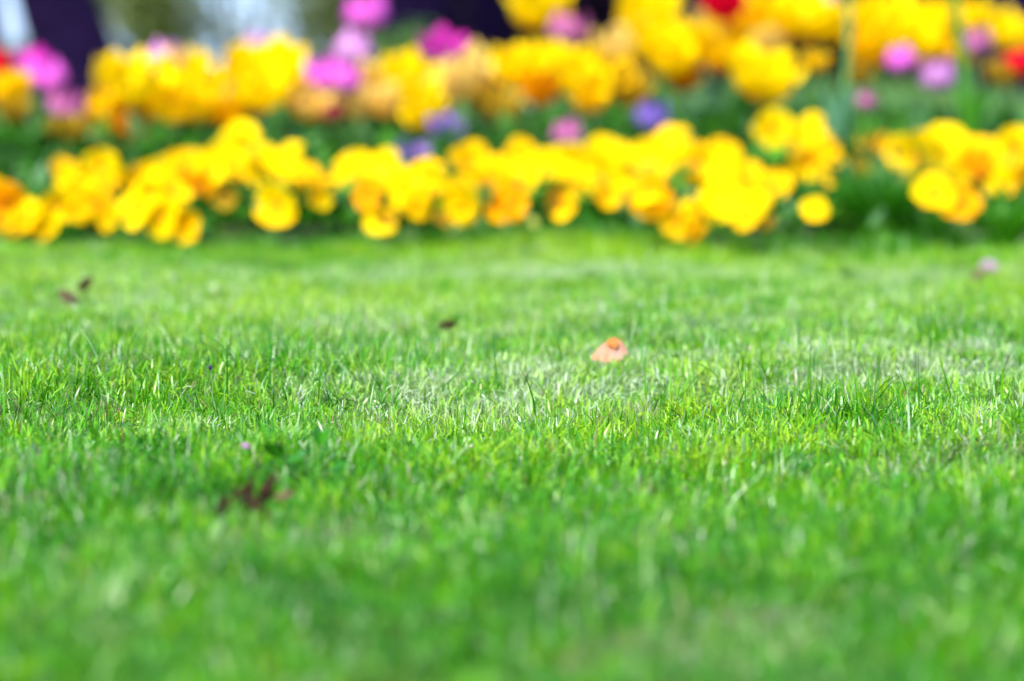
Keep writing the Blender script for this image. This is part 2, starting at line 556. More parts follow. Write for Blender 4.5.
def strap_leaf(name, L, W, curve, fold, nu=8, nv=5, wave=0.05, seed=0):
    r_ = np.random.default_rng(seed)
    t = np.linspace(0, 1, nu)
    u = np.linspace(-1, 1, nv)
    T, U = np.meshgrid(t, u, indexing='ij')
    th = 0.12 + curve * T ** 1.4
    dx = np.cumsum(np.sin(th[:, 0])) * L / nu
    dz = np.cumsum(np.cos(th[:, 0])) * L / nu
    dx -= dx[0]; dz -= dz[0]
    w = W * 0.5 * np.sin(np.pi * (0.12 + 0.86 * T ** 0.9)) ** 0.8
    lift = fold * w * np.abs(U) ** 1.5
    V = np.stack([dx[:, None] - lift * np.cos(th), U * w + wave * W * np.sin(5 * T + U + seed), dz[:, None] + lift * np.sin(th)], -1)
    return mesh_np(name, V, grid_quads(nu, nv), attrs={'t': T})

TLEAF = []
for i, (L_, W_, c_, f_) in enumerate([(1.0, 0.22, 0.5, 0.6), (1.0, 0.30, 0.9, 0.5), (1.0, 0.18, 0.25, 0.7), (1.0, 0.26, 1.4, 0.4)]):
    for mt in (M_LEAF_G, M_LEAF_B):
        me = strap_leaf('tulip_leaf', L_, W_, c_, f_, seed=i)
        me.materials.append(mt)
        TLEAF.append(me)

def pick(a):
    return a[random.randrange(len(a))]

def make_tulip(px, py, wpx, colour, kind, D, label, group=None, tilt=None, cat='tulip'):
    """kind: 'open' broad double bloom, 'closed' egg-shaped bloom"""
    c = at(px, py, D)
    rad = 0.56 * wpx * D / F
    base = Vector((c.x + random.uniform(-.03, .03), c.y + random.uniform(-0.01, 0.05), 0))
    base.z = float(soil_z(base.x, base.y)) - 0.012
    root = empty('tulip', base)
    tag(root, label, cat, group)
    hh = {'open': 1.50, 'closed': 2.1}[kind] * rad
    bb = c - base - Vector((0, 0, hh * 0.5))
    bb.z = max(bb.z, 0.015)
    mid = Vector((bb.x * 0.35 + random.uniform(-.01, .01), bb.y * 0.4, bb.z * 0.55))
    sv, sq = tube([(0, 0, 0), mid * 0.5 + Vector((0, 0, bb.z * 0.0)), mid, (mid + bb) * 0.5, bb], [0.0045, 0.0042, 0.004, 0.0036, 0.0034], 6)
    obj('stem', mesh_np('stem', sv, sq), M_STEM, root)
    rz = random.uniform(0, 6.28)
    tx = tilt if tilt is not None else random.uniform(-0.1, 0.35)
    bl = obj('bloom', PISTIL, None, root, bb, (tx, random.uniform(-.25, .25), rz * 0), rad)
    rz = random.uniform(0, 6.28)
    if kind == 'closed':
        for k in range(6):
            inner = k >= 3
            obj('petal', coloured(pick(CLOSED), colour), None, bl, None, (0, random.uniform(-.06, .24), rz + (k % 3) * 2.094 + (1.047 if inner else 0)),
                (0.93 if inner else 1.0) * random.uniform(.86, 1.1))
    else:
        for k in range(6):
            obj('petal', coloured(pick(OPEN_O), colour), None, bl, None, (0, random.uniform(-.15, .2), rz + k * 1.047 + random.uniform(-.15, .15)), random.uniform(.88, 1.06))
        for k in range(4):
            obj('petal', coloured(pick(OPEN_I), colour), None, bl, None, (0, random.uniform(-.1, .15), rz + 0.5 + k * 1.571 + random.uniform(-.2, .2)), random.uniform(.85, 1.05))
    nl = 3
    for k in range(nl):
        me = pick(TLEAF)
        Lf = random.uniform(0.55, 0.85) * min(max(bb.z, 0.10), 0.24)
        o = obj('leaf', me, None, root, (0, 0, 0), (random.uniform(-.15, .15), random.uniform(-.1, .25), rz + k * 2.1 + random.uniform(-.5, .5)), (Lf, Lf * random.uniform(.9, 1.3), Lf))
    return root

# ------------------------------------------------------------------ tulips of the rear rows
TAKEN = []
def depth_for(py, d=0.0):
    return 4.85 + (125 - py) / 125 * 1.0 + d

SPECIAL = [
    # px, py, width px, colour, kind, depth offset, short landmark name, label
    (-4, 66, 34, 'red', 'closed', 0.1, 'red tulip at the left edge', 'red tulip cut off by the left edge beside the bright pink tulips'),
    (727, 4, 46, 'red', 'open', -0.35, 'large red tulip', 'large bright red tulip high up among yellow ones, cut by the top edge'),
    (1019, 62, 34, 'red', 'closed', -0.2, 'dark red tulip at the right edge', 'dark red tulip at the right edge under the yellow tulips'),
    (36, 66, 36, 'magenta', 'closed', 0.0, 'pair of pink tulips in front of the dark trunk', 'magenta pink tulip, left of the pair in front of the dark trunk'),
    (52, 76, 34, 'pink', 'closed', -0.12, None, 'light pink tulip, right of the pair in front of the dark trunk'),
    (62, 104, 32, 'dusty', 'closed', -0.1, 'mauve pink tulip below the pair', 'mauve pink tulip below the bright pink pair at the left'),
    (168, 60, 34, 'pale', 'closed', -0.1, 'very pale pink tulip', 'very pale pink tulip peeking out between yellow blooms in front of the olive shrub'),
    (258, 44, 24, 'pale', 'closed', 0.15, 'small pale pink tulip against the sky', 'small pale pink tulip tip just showing against the bright sky gap'),
    (366, 12, 37, 'pink', 'closed', -0.1, 'round pink tulip standing alone', 'round pink tulip standing alone at the top beside the dark trunk'),
    (354, 52, 38, 'pale', 'closed', 0.05, 'pale mauve tulip', 'pale mauve tulip below the lone round pink one'),
    (323, 74, 38, 'pink', 'closed', -0.1, 'bright pink tulips in the gap', 'bright pink tulip at the left of the close pink group'),
    (344, 80, 28, 'pink', 'closed', -0.14, None, 'small bright pink tulip tucked right under the pale mauve one'),
    (440, 47, 42, 'magenta', 'open', -0.15, 'large magenta tulip', 'large magenta and pale pink tulip under the dark trunks'),
    (568, 28, 34, 'dusty', 'closed', -0.05, 'dusty pink tulip', 'dusty pink tulip under the lone yellow bloom at the top'),
    (903, 60, 27, 'pink', 'closed', -0.25, 'hot pink tulip', 'small hot pink tulip low among the right hand yellow tulips'),
    (940, 76, 32, 'pale', 'closed', -0.25, 'light pink tulip beside the dark stem', 'light pink tulip beside the tall dark green stem'),
    (975, 42, 26, 'dusty', 'closed', -0.3, 'peach pink tulip', 'small peach pink tulip in front of the far right yellow tulips'),
    (868, 101, 18, 'dusty', 'closed', -0.1, None, 'tiny mauve tulip bud in the green leaves at the right'),
    (826, -2, 22, 'pale', 'closed', 0.2, None, 'pale pink tulip tip at the top edge behind yellow tulips'),
    (445, 127, 32, 'lilac', 'open', -0.1, 'lilac bloom', 'lilac bloom low in the middle under yellow tulips'),
    (650, 116, 30, 'violet', 'closed', -0.05, 'violet bloom', 'violet round bloom alone in the dark green leaves'),
    (567, 134, 30, 'dusty', 'closed', -0.05, 'mauve bloom behind the pansies', 'mauve pink bloom half hidden behind the front yellow pansies'),
    (334, 112, 22, 'brown', 'closed', -0.05, None, 'small wilted maroon tulip below the pink group'),
]
for px, py, w, c_, k_, dd, lm, lb in SPECIAL:
    make_tulip(px, py, w * 0.92, c_, k_, depth_for(py, dd), lb, tilt=0.05 if k_ == 'closed' else 0.3)

YEL = [
    (12, 92, 44, 'G', 0), (18, 112, 30, 'D', .05), (62, 128, 30, 'D', .0), (120, 76, 52, 'Y', 0), (141, 92, 52, 'Y', -.1), (110, 106, 44, 'G', .1), (98, 130, 36, 'D', .1),
    (128, 128, 34, 'O', .15), (184, 74, 54, 'Y', 0), (208, 86, 46, 'Y', -.1), (166, 102, 44, 'Y', -.05), (200, 106, 44, 'G', -.1), (243, 66, 46, 'Y', 0), (271, 62, 50, 'Y', .05),
    (286, 86, 42, 'Y', -.05), (254, 94, 50, 'Y', -.12), (232, 110, 34, 'G', .05), (306, 102, 38, 'P', .1),
    (350, 102, 40, 'P', .1), (374, 82, 42, 'P', .1), (402, 76, 48, 'Y', 0), (418, 94, 42, 'Y', -.1), (388, 102, 38, 'P', .05), (428, 114, 38, 'Y', -.1),
    (462, 60, 42, 'P', .05), (472, 78, 44, 'P', 0), (446, 92, 38, 'P', .1), (496, 106, 38, 'D', .05), (480, 98, 36, 'G', .15), (506, 66, 32, 'G', .1),
    (524, 66, 54, 'Y', -.05), (536, 90, 40, 'O', .1), (543, 8, 58, 'Y', -.15), (562, 62, 42, 'Y', 0), (577, 80, 46, 'Y', -.1), (586, 100, 32, 'G', -.02), (602, 78, 52, 'G', .05),
    (614, 48, 42, 'P', .1), (626, 88, 42, 'D', .1), (640, 16, 58, 'Y', -.05), (652, 42, 50, 'Y', -.1), (690, 46, 54, 'Y', 0), (720, 52, 48, 'G', .05), (682, 76, 36, 'O', .15), (668, 60, 40, 'Y', .05),
    (706, 24, 36, 'P', .15), (757, 74, 62, 'Y', -.35), (770, 18, 58, 'Y', .05), (800, 16, 58, 'Y', -.05), (826, 24, 50, 'Y', .05), (768, 44, 32, 'P', .15), (814, 62, 24, 'G', -.1),
    (880, 18, 58, 'Y', 0), (902, 36, 52, 'Y', -.08), (870, 48, 42, 'G', .1), (926, 24, 48, 'Y', .05), (922, 52, 36, 'G', .15), (964, 22, 50, 'Y', 0), (988, 26, 50, 'Y', .05),
    (1012, 34, 44, 'Y', -.05), (1000, 74, 30, 'D', -.1), (960, 52, 34, 'G', .1), (860, 76, 24, 'D', 0), (742, 28, 40, 'O', .15), (660, 4, 40, 'Y', .1),
]
LOOK = {'Y': 'bright yellow', 'G': 'golden yellow', 'D': 'faded dull gold', 'O': 'orange gold', 'P': 'pale peach yellow'}
marks = [(s[0], s[1], s[6]) for s in SPECIAL if s[6]]
slots = {}
for i, (px, py, w, c_, dd) in enumerate(YEL):
    mk = min(marks, key=lambda q: math.hypot(q[0] - px, (q[1] - py)))
    dx, dy = px - mk[0], py - mk[1]
    v = 'above' if dy < -abs(dx) * 0.45 else 'below' if dy > abs(dx) * 0.45 else ''
    h_ = 'left' if dx < -abs(dy) * 0.45 else 'right' if dx > abs(dy) * 0.45 else ''
    where = {('above', ''): 'above', ('below', ''): 'below', ('', 'left'): 'left of', ('', 'right'): 'right of',
             ('above', 'left'): 'up left of', ('above', 'right'): 'up right of', ('below', 'left'): 'down left of', ('below', 'right'): 'down right of'}[(v, h_)]
    slots.setdefault((c_, where, mk[2]), []).append((math.hypot(dx, dy), i))
YLAB = {}
for (c_, where, nm), lst in slots.items():
    lst.sort()
    for r_, (d_, i) in enumerate(lst):
        pre = '' if len(lst) == 1 else ('nearer ' if r_ == 0 else 'farther ') if len(lst) == 2 else ['nearest ', 'second nearest ', 'third nearest ', 'fourth nearest ', 'fifth nearest '][r_]
        YLAB[i] = '%s%s open tulip %s the %s' % (pre, LOOK[c_], where, nm)
for i, (px, py, w, c_, dd) in enumerate(YEL):
    make_tulip(px, py, w * 1.0, c_, 'open', depth_for(py, dd + random.uniform(-.04, .04)), YLAB[i], 'yellow tulips in the rear rows', tilt=random.uniform(0.1, 0.55))

# two tall stems that rise out of the picture
for px0, px1, D, mt, lb in [(838, 848, 4.62, M_STEM, 'tall tulip with pale grey-green stem rising out of the top edge'),
                            (972, 944, 4.60, M_LEAF_G, 'tall tulip with leaning dark green stem rising out of the top edge')]:
    top = at(px1, -70, D)
    b = at(px0, 150, D)
    b.z = float(soil_z(b.x, b.y)) - 0.01
    root = tag(empty('tulip', b), lb, 'tulip')
    bb = top - b
    sv, sq = tube([(0, 0, 0), bb * 0.3 + Vector((0.006, 0, 0)), bb * 0.6 + Vector((0.007, 0, 0)), bb], [0.0055, 0.005, 0.0045, 0.0035] if mt is M_STEM else [0.009, 0.0085, 0.0075, 0.006], 7)
    obj('stem', mesh_np('stem', sv, sq), mt, root)
    bl = obj('bloom', PISTIL, None, root, bb, (0.1, 0.1, 0), 0.03)
    for k in range(6):
        obj('petal', coloured(CLOSED[k % 2], 'Y'), None, bl, None, (0, 0.03, (k % 3) * 2.094 + (1.047 if k > 2 else 0)), 0.94 if k > 2 else 1.0)
    for k in range(3):
        me = TLEAF[4 + (1 if mt is M_STEM else 0)]
        obj('leaf', me, None, root, (0, 0, 0), (0.0, 0.0, k * 2.2 + 0.4), (0.17, 0.2, 0.19))

# ------------------------------------------------------------------ pansies at the lawn edge
def pansy_petal(name, wide, ruffle, seed):
    r_ = np.random.default_rng(seed)
    nu, nv = 6, 8
    t = np.linspace(0, 1, nu)
    u = np.linspace(-1, 1, nv)
    T, U = np.meshgrid(t, u, indexing='ij')
    ph = U * wide * (0.35 + 0.65 * T ** 0.6)
    rr = T * (1 - 0.10 * U ** 2 - 0.05 * np.exp(-(U / 0.18) ** 2))
    Zz = 0.10 * T ** 2 + ruffle * T ** 2 * np.sin(U * 7 + seed) + 0.03 * r_.normal(0, 1, T.shape) * T
    V = np.stack([rr * np.sin(ph), rr * np.cos(ph), Zz], -1)     # points along +Y, faces +Z
    return mesh_np(name, V, grid_quads(nu, nv), attrs={'t': T})
PP = [pansy_petal('pansy_petal_top', 1.1, 0.07, 1), pansy_petal('pansy_petal_side', 1.05, 0.08, 2), pansy_petal('pansy_petal_low', 1.3, 0.08, 3)]
ev, eq = tube([(0, 0, -0.38), (0, 0, -0.12), (0, 0, 0.02), (0, 0, 0.09), (0, 0, 0.11)], [0.05, 0.13, 0.15, 0.09, 0.01], 8)
EYE = mesh_np('pansy_eye', ev, eq)
EYE.materials.append(M_EYE)

def ovate(name, seed):
    r_ = np.random.default_rng(seed)
    nu, nv = 6, 5
    t = np.linspace(0, 1, nu)
    u = np.linspace(-1, 1, nv)
    T, U = np.meshgrid(t, u, indexing='ij')
    w = 0.30 * np.sin(np.pi * (0.05 + 0.93 * T)) * (1 + 0.10 * np.sin(T * 22))
    V = np.stack([U * w, T, 0.25 * w * np.abs(U) - 0.25 * T ** 2 + r_.normal(0, 0.012, T.shape)], -1)
    me = mesh_np(name, V, grid_quads(nu, nv), attrs={'t': T})
    me.materials.append(M_PLEAF)
    return me
OV = [ovate('pansy_leaf_%d' % i, i) for i in range(3)]

PANSY = [
    ('pansy plant with orange and yellow blooms at the left edge of the picture', [(4, 203, 46, 'O'), (28, 216, 40, 'Y'), (-14, 196, 40, 'G'), (12, 226, 30, 'D')]),
    ('low yellow pansy plant spilling on the lawn, second from the left edge', [(56, 206, 44, 'Y'), (80, 202, 40, 'Y'), (44, 222, 36, 'Y'), (98, 206, 38, 'G'), (70, 184, 30, 'Y')]),
    ('yellow pansy plant with a dull lime bloom, under the faded gold tulips', [(101, 168, 42, 'Y'), (64, 168, 28, 'D'), (120, 184, 40, 'Y'), (104, 190, 42, 'G'), (84, 184, 34, 'Y')]),
    ('pansy plant with two blooms hanging far down onto the lawn at left', [(138, 208, 46, 'Y'), (162, 220, 46, 'Y'), (186, 226, 38, 'G'), (136, 182, 40, 'G'), (150, 196, 40, 'Y')]),
    ('broad golden pansy plant with one dark-eyed orange bloom', [(160, 176, 46, 'Y'), (184, 168, 50, 'G'), (198, 192, 48, 'O'), (172, 194, 40, 'G'), (212, 172, 44, 'Y')]),
    ('yellow pansy plant with the tallest single bloom of the front row', [(238, 142, 44, 'Y'), (238, 166, 46, 'Y'), (264, 166, 46, 'Y'), (226, 196, 30, 'D'), (220, 158, 34, 'Y')]),
    ('yellow pansy plant with one round bloom hanging below the others', [(288, 164, 46, 'Y'), (302, 182, 44, 'G'), (318, 186, 34, 'G'), (277, 206, 46, 'Y'), (274, 182, 36, 'Y')]),
    ('yellow pansy plant with an orange lower bloom, left of the blue-violet pansy', [(358, 168, 46, 'Y'), (386, 166, 42, 'Y'), (366, 196, 34, 'O'), (346, 180, 34, 'Y'), (388, 222, 22, 'D')]),
    ('golden pansy plant below the blue-violet pansy', [(402, 182, 46, 'Y'), (414, 200, 34, 'G'), (430, 176, 40, 'G'), (440, 192, 42, 'Y'), (443, 219, 20, 'D')]),
    ('dense golden pansy plant under the lilac bloom', [(470, 166, 48, 'G'), (490, 182, 50, 'G'), (460, 204, 40, 'Y'), (468, 184, 40, 'Y'), (496, 206, 34, 'O')]),
    ('yellow pansy plant just left of the mauve bloom', [(524, 158, 48, 'G'), (520, 182, 48, 'Y'), (514, 204, 32, 'O'), (546, 170, 44, 'Y'), (558, 196, 36, 'D')]),
    ('large solid yellow pansy plant with the brightest blooms, under the mauve bloom', [(572, 166, 48, 'Y'), (602, 158, 50, 'Y'), (600, 180, 56, 'Y'), (606, 196, 34, 'G'), (578, 182, 44, 'Y')]),
    ('yellow pansy plant with one orange bloom below, under the violet bloom', [(632, 168, 44, 'Y'), (650, 158, 42, 'Y'), (672, 142, 44, 'G'), (666, 164, 44, 'Y'), (652, 196, 46, 'O')]),
    ('pansy plant with arching yellow blooms and an orange one touching the lawn', [(720, 204, 48, 'Y'), (746, 210, 42, 'Y'), (700, 214, 36, 'G'), (690, 230, 28, 'O'), (766, 222, 22, 'D')]),
    ('golden pansy plant behind the arching yellow blooms', [(696, 164, 44, 'G'), (726, 166, 46, 'Y'), (770, 186, 44, 'G'), (748, 176, 28, 'G'), (722, 152, 36, 'G')]),
    ('tall gold pansy plant in the right half with blooms stepping down to the right', [(774, 130, 42, 'Y'), (800, 140, 46, 'Y'), (820, 148, 44, 'G'), (808, 164, 42, 'G'), (824, 180, 26, 'G')]),
    ('small pansy plant with a single low yellow bloom left of the dark grass tuft', [(815, 210, 28, 'Y')]),
    ('sparse pansy plant with small dull gold blooms above the dark grass tuft', [(866, 141, 22, 'D'), (885, 144, 23, 'O'), (858, 168, 30, 'D')]),
    ('large round pansy plant, yellow above and orange below, right of the grass tuft', [(918, 160, 46, 'Y'), (904, 152, 34, 'Y'), (934, 196, 34, 'G'), (946, 148, 40, 'Y'), (940, 172, 46, 'Y'), (924, 186, 34, 'O'), (950, 188, 42, 'Y'), (960, 202, 36, 'O'), (980, 158, 40, 'G'), (978, 178, 40, 'O')]),
    ('gold pansy plant cut off by the right edge', [(1005, 190, 34, 'G'), (1018, 150, 44, 'Y'), (1022, 180, 34, 'G'), (1000, 172, 24, 'Y')]),
    ('blue-violet pansy standing behind the golden ones in the middle', [(404, 150, 24, 'violet'), (422, 150, 18, 'lilac')]),
]
def pansy_depth(py, rad):
    D = 3.90 + (235 - py) / 100 * 0.52
    return min(D, 3.83) if py > 192 else D

for pi_, (lb, bl_) in enumerate(PANSY):
    pts = []
    bl_ = list(bl_)
    if len(bl_) > 3 and 'large round' not in lb:
        for _ in range(3):
            b_ = bl_[random.randrange(len(bl_))]
            bl_.append((b_[0] + random.uniform(-15, 15), min(b_[1] + random.uniform(-10, 14), 224), random.uniform(24, 36), random.choice('YYGG')))
    for px, py, w, c_ in bl_:
        D = pansy_depth(py, 0)
        if 'behind the golden' in lb or 'blue-violet pansy standing' in lb:
            D += 0.12
        rad = 0.5 * w * D / F
        for _ in range(6):
            c = at(px, py, D)
            if c.z < rad * 0.75 + 0.008:
                D -= 0.05
                rad = 0.5 * w * D / F
        pts.append((c, rad, c_))
    cx = sum(p_[0].x for p_ in pts) / len(pts)
    cy = sum(p_[0].y for p_ in pts) / len(pts) + 0.05
    cy = max(cy, float(bed_edge(cx)) + 0.05)
    base = Vector((cx, cy, float(soil_z(cx, cy)) - 0.008))
    root = tag(empty('pansy_plant', base), lb, 'pansy', 'pansies along the lawn edge')
    for c, rad, c_ in pts:
        q = c - base
        face = Vector((random.uniform(-.9, .9), -1.0, random.uniform(-0.25, 1.0))).normalized()
        rot = face.to_track_quat('Z', 'Y').to_euler()
        bo = obj('bloom', EYE, None, root, q, rot, rad * (1.4 if 'large round' in lb else 1.06))
        rr = random.uniform(-.5, .5)
        for ang, me, s, dz in ((0.55, PP[0], 1.02, -.10), (-0.55, PP[0], 1.0, -.07), (1.62, PP[1], 0.95, -.03), (-1.62, PP[1], 0.95, -.02), (3.1416, PP[2], 1.0, 0.01)):
            cc = c_
            if c_ == 'Y' and me is PP[2] and random.random() < 0.3:
                cc = 'G'
            if c_ == 'G' and me is not PP[0] and random.random() < 0.35:
                cc = 'Y'
            obj('petal', coloured(me, {'Y': 'Yp', 'G': 'Gp', 'O': 'Op'}.get(cc, cc)), None, bo, (0, 0, dz), (random.uniform(-.3, .45), random.uniform(-.3, .3), ang + rr + random.uniform(-.2, .2)), (s * random.uniform(.72, 1.1), s * random.uniform(.75, 1.15), 1.4))
        e = q - face * rad * 0.3
        s0 = Vector((random.uniform(-.015, .015), random.uniform(-.015, .015), 0))
        m1 = Vector((s0.x * 0.5 + e.x * 0.5, e.y * 0.5 + 0.01, max(e.z * 0.8, 0.01)))
        m2 = Vector((e.x * 0.92, e.y * 0.9 + 0.012, e.z * 1.02 + 0.004))
        sv, sq = tube([s0, m1, m2, e], [0.0016, 0.0015, 0.0013, 0.0012], 5)
        obj('stem', mesh_np('stem', sv, sq), M_STEM, root)
    for k in range(9 + 3 * len(pts) if len(pts) > 1 else 8):
        c, rad, c_ = pick(pts)
        lx_ = (c.x - base.x) * random.uniform(0.2, 1.1) + random.uniform(-.03, .03)
        ly_ = random.uniform(-.08, 0.08)
        lz_ = random.uniform(0.0, 0.7) * max(c.z - base.z, 0.02) + 0.004
        sz = random.uniform(0.028, 0.05)
        obj('leaf', pick(OV), None, root, (lx_, ly_, lz_), (random.uniform(-.1, .9), random.uniform(-.4, .4), random.uniform(0, 6.28)), sz)

# ------------------------------------------------------------------ leafy ground cover in the bed
def leaf_cloud(pts, dirs, sizes, tint, aspect=0.45):
    """each leaf: folded diamond of 2 quads (6 verts)"""
    n_ = len(pts)
    up = rng.normal(0, 1, (n_, 3))
    d = dirs / np.linalg.norm(dirs, axis=1, keepdims=True)
    s = np.cross(d, up)
    s /= np.linalg.norm(s, axis=1, keepdims=True)
    nn = np.cross(s, d)
    L = sizes[:, None]
    w = L * aspect
    V = np.zeros((n_, 6, 3))
    V[:, 0] = pts
    V[:, 1] = pts + d * L * 0.5 + s * w * 0.5 + nn * L * 0.1
    V[:, 2] = pts + d * L
    V[:, 3] = pts + d * L * 0.5 - s * w * 0.5 + nn * L * 0.1
    V[:, 4] = pts + d * L * 0.25
    V[:, 5] = pts + d * L * 0.75 - nn * L * 0.04
    b = (np.arange(n_) * 6)[:, None]
    q = np.concatenate([b + [[0, 1, 5, 4]], b + [[0, 4, 5, 3]]], 0)
    t = np.concatenate([b + [[1, 2, 5]], b + [[5, 2, 3]]], 0)
    return V.reshape(-1, 3), q, t, np.repeat(tint, 6)

def cloud_mat(name, stops, rough=0.5, transl=0.25, spec=0.4):
    m, n, out = new_mat(name)
    c = ramp(n, attr(n, 'tint'), stops)
    leafy(n, out, c, rough, transl, spec)
    return m
M_COVER = cloud_mat('ground_cover_leaf', [(0, (0.002, 0.022, 0.002)), (0.4, (0.010, 0.065, 0.002)), (0.75, (0.04, 0.15, 0.006)), (1, (0.10, 0.22, 0.08))], spec=0.06)
n_ = 26000
cx_ = rng.uniform(-2.6, 2.6, n_)
cyd = np.where(rng.random(n_) < 0.22, rng.uniform(0.03, 0.3, n_), rng.uniform(0.06, 2.45, n_))
cy_ = bed_edge(cx_) + cyd
hh_ = np.clip(cyd / 0.5, 0.3, 1) * (0.055 + 0.03 * smooth_noise(cx_, cy_, 12, 8))
cz_ = soil_z(cx_, cy_) + rng.uniform(0, 1, n_) * np.maximum(hh_, 0.01)
dirs = np.stack([rng.normal(0, 1, n_), rng.normal(-0.2, 1, n_), rng.uniform(0.1, 1.6, n_)], 1)
V, q, t, tt = leaf_cloud(np.stack([cx_, cy_, cz_], 1), dirs, rng.uniform(0.018, 0.05, n_), np.clip(rng.normal(0.58, 0.27, n_), 0, 1))
tag(obj('bed_foliage', mesh_np('bed_foliage', V, q, t, attrs={'tint': tt}), M_COVER), 'dark green leafy ground cover between the flowers of the bed', 'foliage', kind='stuff')

# ------------------------------------------------------------------ grass tufts at the bed edge
def tuft(px, py, wpx, hgt, nb, label, dark=0.3):
    c = ground(px, py)
    r0 = 0.5 * wpx * c.y / F
    root = Vector((c.x, c.y, 0))
    a = rng.uniform(0, 6.28, nb)
    rr = r0 * 0.55 * np.sqrt(rng.random(nb))
    P = np.stack([rr * np.cos(a), rr * np.sin(a), 0 * a], 1)
    V, Q, T_, D_ = blades(P, rng.uniform(0.45, 1.0, nb) * hgt, rng.uniform(0.002, 0.0042, nb), a + rng.normal(0, .5, nb), np.abs(rng.normal(0.15, .2, nb)),
                          rng.uniform(0.4, 1.5, nb), rng.uniform(.03, .1, nb), rng.normal(0, .6, nb), np.clip(rng.normal(dark, .22, nb), 0, 1), 0 * a)
    o = obj('grass_tuft', mesh_np('grass_tuft', V, Q, attrs={'tint': T_, 'dry': D_}), M_TUFT, None, root)
    tag(o, label, 'grass tuft', 'long grass tufts along the bed')
tuft(886, 240, 120, 0.13, 700, 'dark green grass tuft left of the big round yellow and orange pansy plant', 0.42)
tuft(930, 244, 50, 0.06, 160, 'small grass tuft below the big round pansy plant', 0.45)
tuft(1005, 246, 80, 0.085, 320, 'long bright grass tuft below the pansies at the right edge', 0.6)
tuft(845, 238, 60, 0.05, 180, 'short grass tuft below the single low yellow pansy', 0.5)
tuft(640, 232, 70, 0.035, 160, 'low grass tuft under the orange pansy bloom in the middle', 0.45)
tuft(210, 232, 60, 0.04, 160, 'low dark grass tuft in the gap right of the hanging left blooms', 0.3)
tuft(318, 230, 50, 0.04, 130, 'low dark grass tuft right of the round hanging yellow bloom', 0.3)

# ------------------------------------------------------------------ small things lying on the lawn
def crumpled_leaf(name, L, W, curl, fold, mat, seed, rough=0.06):
    r_ = np.random.default_rng(seed)
    nu, nv = 11, 9
    t = np.linspace(0, 1, nu)
    u = np.linspace(-1, 1, nv)
    T, U = np.meshgrid(t, u, indexing='ij')
    w = 0.5 * W * np.sin(np.pi * (0.04 + 0.93 * T ** 0.9)) ** 0.75 * (1 + 0.07 * np.sin(9 * T + 3 * np.sign(U)))
    a = U * fold
    Vx = L * (T - 0.5)
    Vy = w * np.sin(a) / max(fold, 0.01)
    Vz = w * (np.cos(a) - 1) / max(fold, 0.01) * 1.0 + L * curl * (1 - (2 * T - 1) ** 2)
    jit = r_.normal(0, rough * W * 0.3, T.shape)
    V = np.stack([Vx, Vy, Vz + jit + 0.05 * W * np.sin(7 * T + 4 * U)], -1)
    V[..., 2] -= V[..., 2].min()
    th = 0.0004
    V2 = V.copy(); V2[..., 2] -= th
    q1 = grid_quads(nu, nv)
    q2 = grid_quads(nu, nv, nu * nv)[:, ::-1]
    me = mesh_np(name, np.concatenate([V.reshape(-1, 3), V2.reshape(-1, 3)]), np.concatenate([q1, q2]))
    me.materials.append(mat)
    return me

def dry_mat(name, a, b, scale=120, transl=0.3):
    m, n, out = new_mat(name)
    tc = N(n, 'ShaderNodeTexCoord')
    noi = N(n, 'ShaderNodeTexNoise')
    noi.inputs['Scale'].default_value = scale
    n.links.new(tc.outputs['Object'], noi.inputs['Vector'])
    c = ramp(n, noi.outputs[0], [(0.4, a), (0.62, b)])
    leafy(n, out, c, 0.7, transl, 0.08)
    return m
M_PEACH = dry_mat('dry_peach_leaf', (0.42, 0.20, 0.11), (0.47, 0.28, 0.19))
M_AMBER = dry_mat('amber_leaf_underside', (0.40, 0.14, 0.025), (0.44, 0.18, 0.05))
M_BROWN = dry_mat('withered_brown_leaf', (0.012, 0.004, 0.002), (0.036, 0.013, 0.006), transl=0.1)
M_TAN = dry_mat('tan_leaf', (0.10, 0.055, 0.03), (0.17, 0.10, 0.07))
M_PINKP = dry_mat('fallen_pink_petal', (0.34, 0.18, 0.28), (0.40, 0.26, 0.36))

def lay(name, me, px, py, rot, label, cat, lift=0.0, group=None):
    c = ground(px, py)
    c.z = float(hz(np.array(c.x), np.array(c.y))) + lift
    return tag(obj(name, me, None, None, c, rot), label, cat, group)

